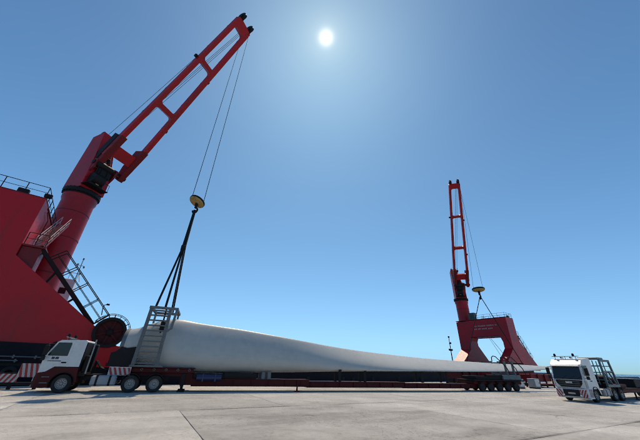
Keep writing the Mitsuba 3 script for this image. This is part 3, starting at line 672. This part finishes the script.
def truck(key_name, label, o, deg, high, hw, size=1.0):
    k = thing(key_name, label, 'truck', None)
    M = place(o, deg) @ np.diag([size, size, size, 1.0])
    y1 = hw
    if high:
        side = Polygon([(1.42, 1.0), (1.47, 1.70), (1.24, 2.72), (1.20, 2.86), (0.75, 3.28), (-.80, 3.42), (-.90, 3.34), (-.90, 1.0)])
    else:
        side = Polygon([(1.44, 1.12), (1.50, 1.55), (1.47, 1.95), (1.02, 2.95), (.84, 3.08), (-.50, 3.14), (-.62, 3.04), (-.62, 1.5), (.66, 1.5), (1.05, 1.2)])
    cab = side_cut(side, rbox_plan(-.9, 1.5, y1, .22))
    c = add('cab', cab, 'm_white', M, 25, parent=k)
    arch = Point(0, .52).buffer(.66)
    low = Polygon([(1.50, .42), (1.52, .9), (1.45, 1.115), (1.05, 1.195), (.66, 1.495), (-.62, 1.495), (-.66, 1.1), (-.75, .62), (-.6, .55), (.4, .30), (1.4, .30)]) if not high else \
        Polygon([(1.50, .36), (1.54, .7), (1.42, .995), (-.90, .995), (-.92, .62), (-.6, .5), (.4, .30), (1.4, .28)])
    skirt = side_cut(low.difference(arch), rbox_plan(-.95, 1.56, y1 + .012, .2))
    add('fender_skirt', skirt, 'm_white' if high else 'm_rust_red', M, 25, parent=k)
    # wheel-arch lining
    for s in (-1, 1):
        add('wheel_arch', lathe([(.63, 0), (.66, 0), (.66, .30), (.63, .30)], (0, s * (y1 - .10) - .15, .52), (0, 1, 0), 30).slice_plane((0, 0, .5), (0, 0, 1)), 'm_black', M, 30, parent=k)
    # windscreen, side windows, doors
    if high:
        a0, a1, w0, w1 = V(1.478, 0, 1.68), V(1.262, 0, 2.70), y1 - .10, y1 - .14
    else:
        a0, a1, w0, w1 = V(1.478, 0, 1.99), V(1.075, 0, 2.87), y1 - .12, y1 - .15
    up = a1 - a0; nrm = unit(np.cross(V(0, 1, 0), up)) * (1 if np.cross(V(0, 1, 0), up)[0] > 0 else -1)
    ws = Polygon([(-w0, 0), (w0, 0), (w1, np.linalg.norm(up)), (-w1, np.linalg.norm(up))]).buffer(-.06).buffer(.06)
    add('windscreen', prism(ws, a0 + nrm * .004, (0, 1, 0), up, .02), 'm_glass', M, parent=k)
    for y in (-.55, .05, .6):
        add('wiper', beam(a0 + V(0, y, 0) + nrm * .035, a0 + V(0, y + .5, 0) + unit(up) * .28 + nrm * .035, .02, .02), 'm_black', M, parent=k)
    zb = 1.98 if high else 2.12
    win = Polygon([(1.28 if not high else 1.22, zb), (.93 if not high else 1.08, zb + .80), (.20, zb + .82), (.20, zb)]).buffer(-.05).buffer(.05)
    door = Polygon([(1.30, 1.32), (1.34, zb - .06), (.90, zb + .88), (.10, zb + .90), (.02, 1.54 if not high else 1.2), (.7, 1.54 if not high else 1.2)])
    for s in (-1, 1):
        yo = -y1 - .0 if s < 0 else y1 + .012
        d = prism(door, (0, yo, 0), (1, 0, 0), (0, 0, 1), .012)
        dk = add('door', d, 'm_white', M, parent=k)
        add('window', prism(win, (0, yo - .008 if s < 0 else yo + .008, 0), (1, 0, 0), (0, 0, 1), .012), 'm_glass', M, parent=dk)
        add('handle', box(.14, .40, min(yo, yo + s * .05), max(yo, yo + s * .05), zb - .42, zb - .35, .008), 'm_black', M, parent=dk)
        # mirror on an arm
        xm = 1.36 if not high else 1.30
        add('mirror', join([box(xm - .10, xm + .10, s * (y1 + .30) - .12, s * (y1 + .30) + .12, zb + .02, zb + .62, .03), box(xm - .08, xm + .10, s * (y1 + .28) - .10, s * (y1 + .28) + .10, zb - .28, zb - .02, .03),
                            tube((xm, s * (y1 - .02), zb + .7), (xm, s * (y1 + .3), zb + .66), .02), tube((xm, s * (y1 - .02), zb - .2), (xm, s * (y1 + .3), zb - .18), .02)]), 'm_black', M, 20, parent=k)
        for i, z in enumerate((.55, .88)):
            add('step', box(.72, 1.12, s * (y1 + .02) - .03, s * (y1 + .02) + .03, z, z + .05), 'm_steel', M, parent=k)
        add('headlight', prism(Polygon([(0, 0), (.42, .03), (.40, .26), (.05, .30)]) if s > 0 else Polygon([(0, .03), (.42, 0), (.37, .30), (.02, .26)]), (1.535, s * (y1 - .28) - .21, .62), (0, 1, 0), (0, 0, 1), .02), 'm_lamp', M, parent=k)
    # roof lights and horns
    zr = 3.12 if not high else 3.36
    add('light_bar', join([tube((.70, -y1 + .12, zr + .17), (.70, y1 - .12, zr + .17), .03)] + [tube((.70, y, zr - .1), (.70, y, zr + .17), .02) for y in (-.8, 0, .8)]), 'm_steel', M, parent=k)
    for y in (-.78, .66):
        add('beacon', lathe([(0, 0), (.09, 0), (.085, .16), (.05, .21), (0, .22)], (.70, y, zr + .19), n=16), 'm_black', M, 40, parent=k)
    for y in (-.35, .35):
        add('roof_horn', tube((.2, y, zr + .04), (.65, y * 1.05, zr + .06), .03, .07, 12), 'm_steel', M, 30, parent=k)
    add('sun_visor', prism(Polygon([(0, 0), (.22, -.06), (.26, 0), (.02, .10)]), (a1[0] - .02, y1 - .1, a1[2] + .05), (1, 0, 0), (0, 0, 1), 2 * y1 - .2), 'm_white' if high else 'm_black', M, parent=k)
    # grille and bumper
    if high:
        add('grille', prism(Polygon([(-.92, .36), (-1.0, .62), (-.86, .64), (.86, .64), (1.0, .62), (.92, .36), (.70, .10), (-.70, .10)]), (1.452, 0, 1.0), (0, 1, 0), (0, 0, 1), .03), 'm_black', M, parent=k)
        for z in (1.22, 1.36, 1.50):
            add('grille_bar', box(1.475, 1.50, -.78, .78, z, z + .035), 'm_steel', M, parent=k)
        tm = meshkit.text_mesh('MAN', .15, .02, True); tm.apply_translation((-(tm.bounds[0][0] + tm.bounds[1][0]) / 2, 0, 0))
        Mx = np.eye(4); Mx[:3, 0], Mx[:3, 1], Mx[:3, 2], Mx[:3, 3] = (0, 1, 0), (0, 0, 1), (1, 0, 0), (1.492, 0, 1.51 - .12)
        tm.apply_transform(Mx); add('emblem', tm, 'm_lamp', M, parent=k)
        add('lower_grille', join([box(1.545, 1.57, -.72, .72, .42, .92, .01)]), 'm_black', M, parent=k)
        add('number_plate', box(1.572, 1.585, -.26, .26, .58, .70), 'm_stripe_white', M, parent=k)
        for s in (-1, 1):   # hazard panels on both bumper corners
            hk = add('hazard_panel', box(1.562, 1.575, s * (y1 - .30) - .26, s * (y1 - .30) + .26, .34, .99), 'm_white', M, parent=k)
            stripes(hk, (1.577, s * (y1 - .30) - .25, .35), (0, 1, 0), (0, 0, 1), .5, .58, 5, M, slant=-.55 if s < 0 else .55)
            hk = add('hazard_panel', box(.76, 1.32, s * (y1 + .024) - .008, s * (y1 + .024) + .008, .40, 1.0), 'm_white', M, parent=k)
            if s > 0: stripes(hk, (1.31, y1 + .034, .41), (-1, 0, 0), (0, 0, 1), .54, .58, 5, M, slant=.55)
            else: stripes(hk, (.77, -y1 - .034, .41), (1, 0, 0), (0, 0, 1), .54, .58, 5, M, slant=-.55)
        for s in (-1, 1):
            add('fog_lamp', tube((1.56, s * .62, .50), (1.59, s * .62, .50), .07, sides=14), 'm_lamp', M, 30, parent=k)
            add('cab_vane', box(1.05, 1.40, s * (y1 - .015) - .03, s * (y1 - .015) + .03, 1.05, 1.62, .02), 'm_grey', M, parent=k)
        add('trim_line', box(1.50, 1.515, -.95, .95, 1.0, 1.05), 'm_rim', M, parent=k)
    else:
        add('grille', box(1.50, 1.53, -.85, .85, 1.16, 1.85, .01), 'm_black', M, parent=k)
        for z in (1.3, 1.46, 1.62):
            add('grille_bar', box(1.525, 1.545, -.8, .8, z, z + .03), 'm_rim', M, parent=k)
        add('number_plate', box(1.545, 1.56, -.26, .26, .52, .64), 'm_stripe_white', M, parent=k)
        # plain door markings too small to read
        for x0, x1, z0, z1 in ((.62, .80, 1.92, 2.06), (.84, 1.0, 1.92, 2.06)):
            add('door_marking', box(x0, x1, y1 + .025, y1 + .03, z0, z1), 'm_blue', M, parent=k)
        add('door_marking', box(.45, 1.15, y1 + .025, y1 + .03, 1.80, 1.84), 'm_blue', M, parent=k)
    # chassis
    rear = -6.2
    add('chassis', join([box(rear, -.4, y - .06, y + .06, .72, 1.0) for y in (-.42, .42)] + [box(x, x + .1, -.42, .42, .75, .95) for x in (-1.2, -2.4, -3.4, -4.5, -5.9)] + [box(-.9, .9, -.4, .4, .5, .95), box(-1.0, -.65, -1.0, 1.0, .95, 1.15)]), 'm_black', M, parent=k)
    add('air_stack', join([box(-.95, -.70, -.95, -.45, 1.15, 2.95, .05), box(-.93, -.72, .45, .9, 1.15, 2.2, .05)]), 'm_black', M, parent=k)
    add('rear_panel', box((-.67 if not high else -.95), (-.622 if not high else -.902), -y1 + .05, y1 - .05, 1.3, 3.0, .01), 'm_black', M, parent=k)
    add('exhaust_pipe', path([V(-1.08, y1 - .12, 1.1), V(-1.06, y1 - .12, 3.2)], .045, 10), 'm_rim', M, 30, parent=k)
    for s in (-1, 1):
        tkk = add('fuel_tank', box(-2.95, -1.50, s * .95 - .28, s * .95 + .28, .42, 1.02, .09), 'm_grey', M, 30, parent=k)
        for x in (-2.6, -1.85):
            add('strap', box(x - .03, x + .03, s * .95 - .29, s * .95 + .29, .41, 1.03, .09), 'm_black', M, parent=tkk)
        wheel(k, M, 0, s * (y1 - .19), .53, s < 0); wheel(k, M, -3.85, s * (y1 - .19), .53, s < 0); wheel(k, M, -5.35, s * (y1 - .19), .53, s < 0)
        for x in (-3.85, -5.35):
            add('axle_hub', tube((x, s * .3, .53), (x, s * (y1 - .3), .53), .14), 'm_black', M, parent=k)
            add('mudguard', lathe([(.60, -.3), (.64, -.3), (.64, .3), (.60, .3)], (x, s * (y1 - .32), .53), (0, 1, 0), 40).slice_plane((0, 0, .85), (0, 0, 1)), 'm_black', M, 30, parent=k)
    add('fifth_wheel', join([lathe([(0, 0), (.45, 0), (.48, .06), (0, .06)], (-4.6, 0, 1.06), n=28), box(-5.2, -4.0, -.4, .4, .98, 1.06)]), 'm_black', M, parent=k)
    add('catwalk', join([box(-3.3, -1.0, -.7, .7, 1.02, 1.06)] + [path([V(-1.2, y, 1.05), V(-1.25, y, 1.9), V(-1.6, y, 1.5), V(-2.2, y, 1.15)], .04) for y in (-.3, -.1, .15)]), 'm_black', M, parent=k)
    return k, M


LT, MLT = truck('tractor_truck', 'white tractor truck with dark red fenders at the left, in side view', (-16.82, 22.27, 0), 180 + 23.0, False, 1.22)
RT, MRT = truck('tractor_truck', 'white high-roof tractor truck with striped bumper corners at the right, facing the camera', (21.65, 26.6, 0), 180 + 29.0, True, 1.16, 0.92)

# striped boards: ballast board behind the left cab, and a barrier trailer end standing left of the left truck
hb = thing('hazard_board', 'red and white striped board between the left truck cab and the trailer', 'board')
add('panel', box(-2.6, -1.25, -.13, -.08, 1.03, 1.55), 'm_white', TR, parent=hb)
stripes(hb, (-2.58, -.14, 1.05), (1, 0, 0), (0, 0, 1), 1.3, .46, 9, TR, slant=-.45)

BT = place((-20.9, 22.4, 0), 21.0)
bt = thing('striped_barrier', 'low barrier of red and white striped boards in front of the left truck', 'barrier')
add('frame', join([box(-6, 1.6, .1, .5, .25, .42), box(-6, 1.6, .1, .3, .9, 1.0)] + [box(x, x + .12, .1, .4, 0, 1.0) for x in (-4, -2, 0, 1.4)]), 'm_black', BT, parent=bt)
stripes(bt, (-4.0, .08, .42), (1, 0, 0), (0, 0, 1), 4.4, .52, 30, BT, slant=.5)
stripes(bt, (.3, .02, .75), (1, 0, 0), (0, 0, 1), 1.5, .85, 10, BT, slant=-.3)
for x in (1.75, 2.05):
    add('pole', tube((x - .5, -.1, .15), (x + .45, -.1, 1.5), .035, sides=8), 'm_pale', BT, parent=bt)

# lattice frame carried behind the right cab
lt = thing('lattice_frame', 'grey-green steel lattice frame carried behind the cab of the right truck', 'frame')
x0, x1, ya, yb = -5.3, -2.9, -0.45, 1.12
for yy in (ya, yb):
    for xb, xt in ((x0, x0 + .35), (x1, x1 - .1)):
        add('post', beam((xb, yy, 1.15), (xt, yy, 3.36), .14, .14, (1, 0, 0)), 'm_teal', MRT, parent=lt)
    for m_ in (beam((x0 - .1, yy, 1.22), (x1 + .1, yy, 1.22), .16, .2), beam((x0 + .2, yy, 3.3), (x1 - .1, yy, 3.3), .12, .18), beam((x0 + .2, yy, 2.4), (x1, yy, 2.4), .1, .1)):
        add('side_rail', m_, 'm_teal', MRT, parent=lt)
    for xa, xb in ((-5.0, -4.1), (-4.1, -3.1)):
        add('diagonal', beam((xa, yy, 1.3), (xb, yy, 2.4), .09, .09), 'm_teal', MRT, parent=lt)
for x in (x0 + .1, x1 - .05):
    for z in (1.7, 2.3, 2.85):
        add('crossbar', beam((x, ya, z), (x, yb, z), .07, .07), 'm_teal', MRT, parent=lt)
    for yy in (.1, .6):
        add('upright', beam((x, yy, 1.3), (x, yy, 3.3), .06, .06, (1, 0, 0)), 'm_teal', MRT, parent=lt)
add('top_plate', join([box(x1 - 1.1, x1 + .1, ya, yb, 3.38, 3.56, .03), box(x0 + .3, x1 - .2, .2, .5, 3.42, 3.48)]), 'm_teal', MRT, parent=lt)
add('winch', join([tube((-4.1, -.3, 1.75), (-4.1, .7, 1.75), .35, sides=20), box(-4.6, -3.6, -.4, .9, 1.1, 1.45, .03)]), 'm_black', MRT, 40, parent=lt)

# trailer behind the right truck, running out of the frame
t2 = thing('flatbed_trailer', 'dark red low trailer coupled behind the right truck, cut by the frame edge', 'trailer')
add('bed', join([box(-22, -5.2, -1.1, 1.1, .62, .95, .03), box(-7.0, -3.6, -1.15, 1.15, 1.12, 1.34, .03), box(-7.0, -6.2, -1.0, 1.0, .6, 1.2, .03)]), 'm_rust_red', MRT, parent=t2)
add('deck', box(-22, -5.5, -1.2, 1.2, .952, 1.0), 'm_black', MRT, parent=t2)
for x in (-17, -18.3, -19.6):
    wheel(t2, MRT, x, 1.0, .41, False, True); wheel(t2, MRT, x, -1.0, .41, True, True)
add('prop_leg', join([box(-9.1, -8.95, .9, 1.0, 0.04, .62), box(-9.2, -8.85, .82, 1.08, 0, .04)]), 'm_black', MRT, parent=t2)
ct = thing('equipment_crate', 'dark crate standing on the low trailer at the right edge', 'crate')
add('body', box(-12.5, -10.2, -.9, .9, 1.0, 1.75, .04), 'm_black', MRT, parent=ct)
add('lid', box(-12.55, -10.15, -.95, .95, 1.75, 1.82, .02), 'm_teal', MRT, parent=ct)

# ------------------------------------------------------------------ parked gear farther along the quay
GA = 20.0
gear = [(21.5, 47.0, 4.2, 2.1, 'm_rust_red', 'red steel transport rack farthest left of the red racks beyond the trailer bogie'),
        (27.2, 47.6, 5.0, 2.3, 'm_red_deep', 'red steel transport rack left of the pale cabinets, beyond the tip clamp'),
        (33.2, 48.4, 4.6, 1.9, 'm_red_deep', 'red steel transport rack nearest the right truck, beyond the blade tip')]
for x, y, w, h, m, lab in gear:
    M = place((x, y, 0), GA); k = thing('transport_rack', lab, 'rack', None)
    add('frame', join([box(-w / 2, w / 2, yy, yy + .15, z, z + .18) for yy in (-1.1, .95) for z in (.35, h - .18)] + [box(xx, xx + .16, yy, yy + .15, 0, h) for yy in (-1.1, .95) for xx in np.linspace(-w / 2, w / 2 - .16, 4)]), m, M, parent=k)
    add('panel', box(-w / 2 + .1, w / 2 - .1, -.9, .9, h * .42, h - .2, .03), m, M, parent=k)
    add('bed', box(-w / 2, w / 2, -1.05, 1.05, .18, .34), 'm_black', M, parent=k)
for x, y, w, h, lab in ((27.4, 43.5, .9, 1.1, 'small pale cabinet on the quay, left one of the pair past the bogie'), (30.1, 44.4, 1.0, 1.2, 'small pale cabinet on the quay, right one of the pair past the bogie'), (34.6, 44.8, .8, 1.0, 'small pale cabinet beside the left corner of the right truck')):
    M = place((x, y, 0), GA); k = thing('control_cabinet', lab, 'cabinet', None)
    add('body', box(-w / 2, w / 2, -.5, .5, .12, h, .03), 'm_grey', M, parent=k)
    add('door', box(-w / 2 + .08, w / 2 - .08, -.525, -.503, .25, h - .1, .01), 'm_white', M, parent=k)
    add('skid', join([box(-w / 2, w / 2, yy, yy + .12, 0, .12) for yy in (-.45, .33)]), 'm_black', M, parent=k)
    add('handle', box(w / 2 - .22, w / 2 - .18, -.55, -.525, h * .45, h * .62), 'm_black', M, parent=k)
# stacked dark pipes far off at the right
for i, (x, y, ln) in enumerate(((72, 74, 26), (92, 92, 30))):
    M = place((x, y, 0), 40); k = thing('pipe_stack', ['nearer stack of dark pipes on the far quay behind the right trailer', 'farther stack of dark pipes on the far quay behind the right trailer'][i], 'pipes')
    for j in range(4):
        for z in range(2 if j < 3 else 1):
            add('pipe', lathe([(.32, -ln / 2), (.4, -ln / 2), (.4, ln / 2), (.32, ln / 2)], (0, j * .85 + z * .42, .4 + z * .70), (1, 0, 0), 16), 'm_black' if (j + z) % 2 else 'm_teal', M, 40, parent=k)
# bollards along the quay edge
for i, s in enumerate((22, 38, 54, 70, 136, 150)):
    k = thing('bollard', ['nearest black mooring bollard on the quay edge, behind the blade trailer', 'second black mooring bollard along the quay edge, behind the blade', 'third black mooring bollard along the quay edge, behind the blade', 'fourth black mooring bollard along the quay edge, near the red racks', 'black mooring bollard on the open quay edge beyond the ship, nearer one', 'black mooring bollard on the open quay edge beyond the ship, farther one'][i], 'bollard', 'mooring bollards beside the ship' if s < 120 else 'mooring bollards beyond the ship')
    add('body', lathe([(0, 0), (.28, 0), (.30, .04), (.19, .10), (.18, .38), (.27, .46), (.25, .55), (0, .58)], W(s, -1.0), n=20), 'm_black', None, 30, parent=k)
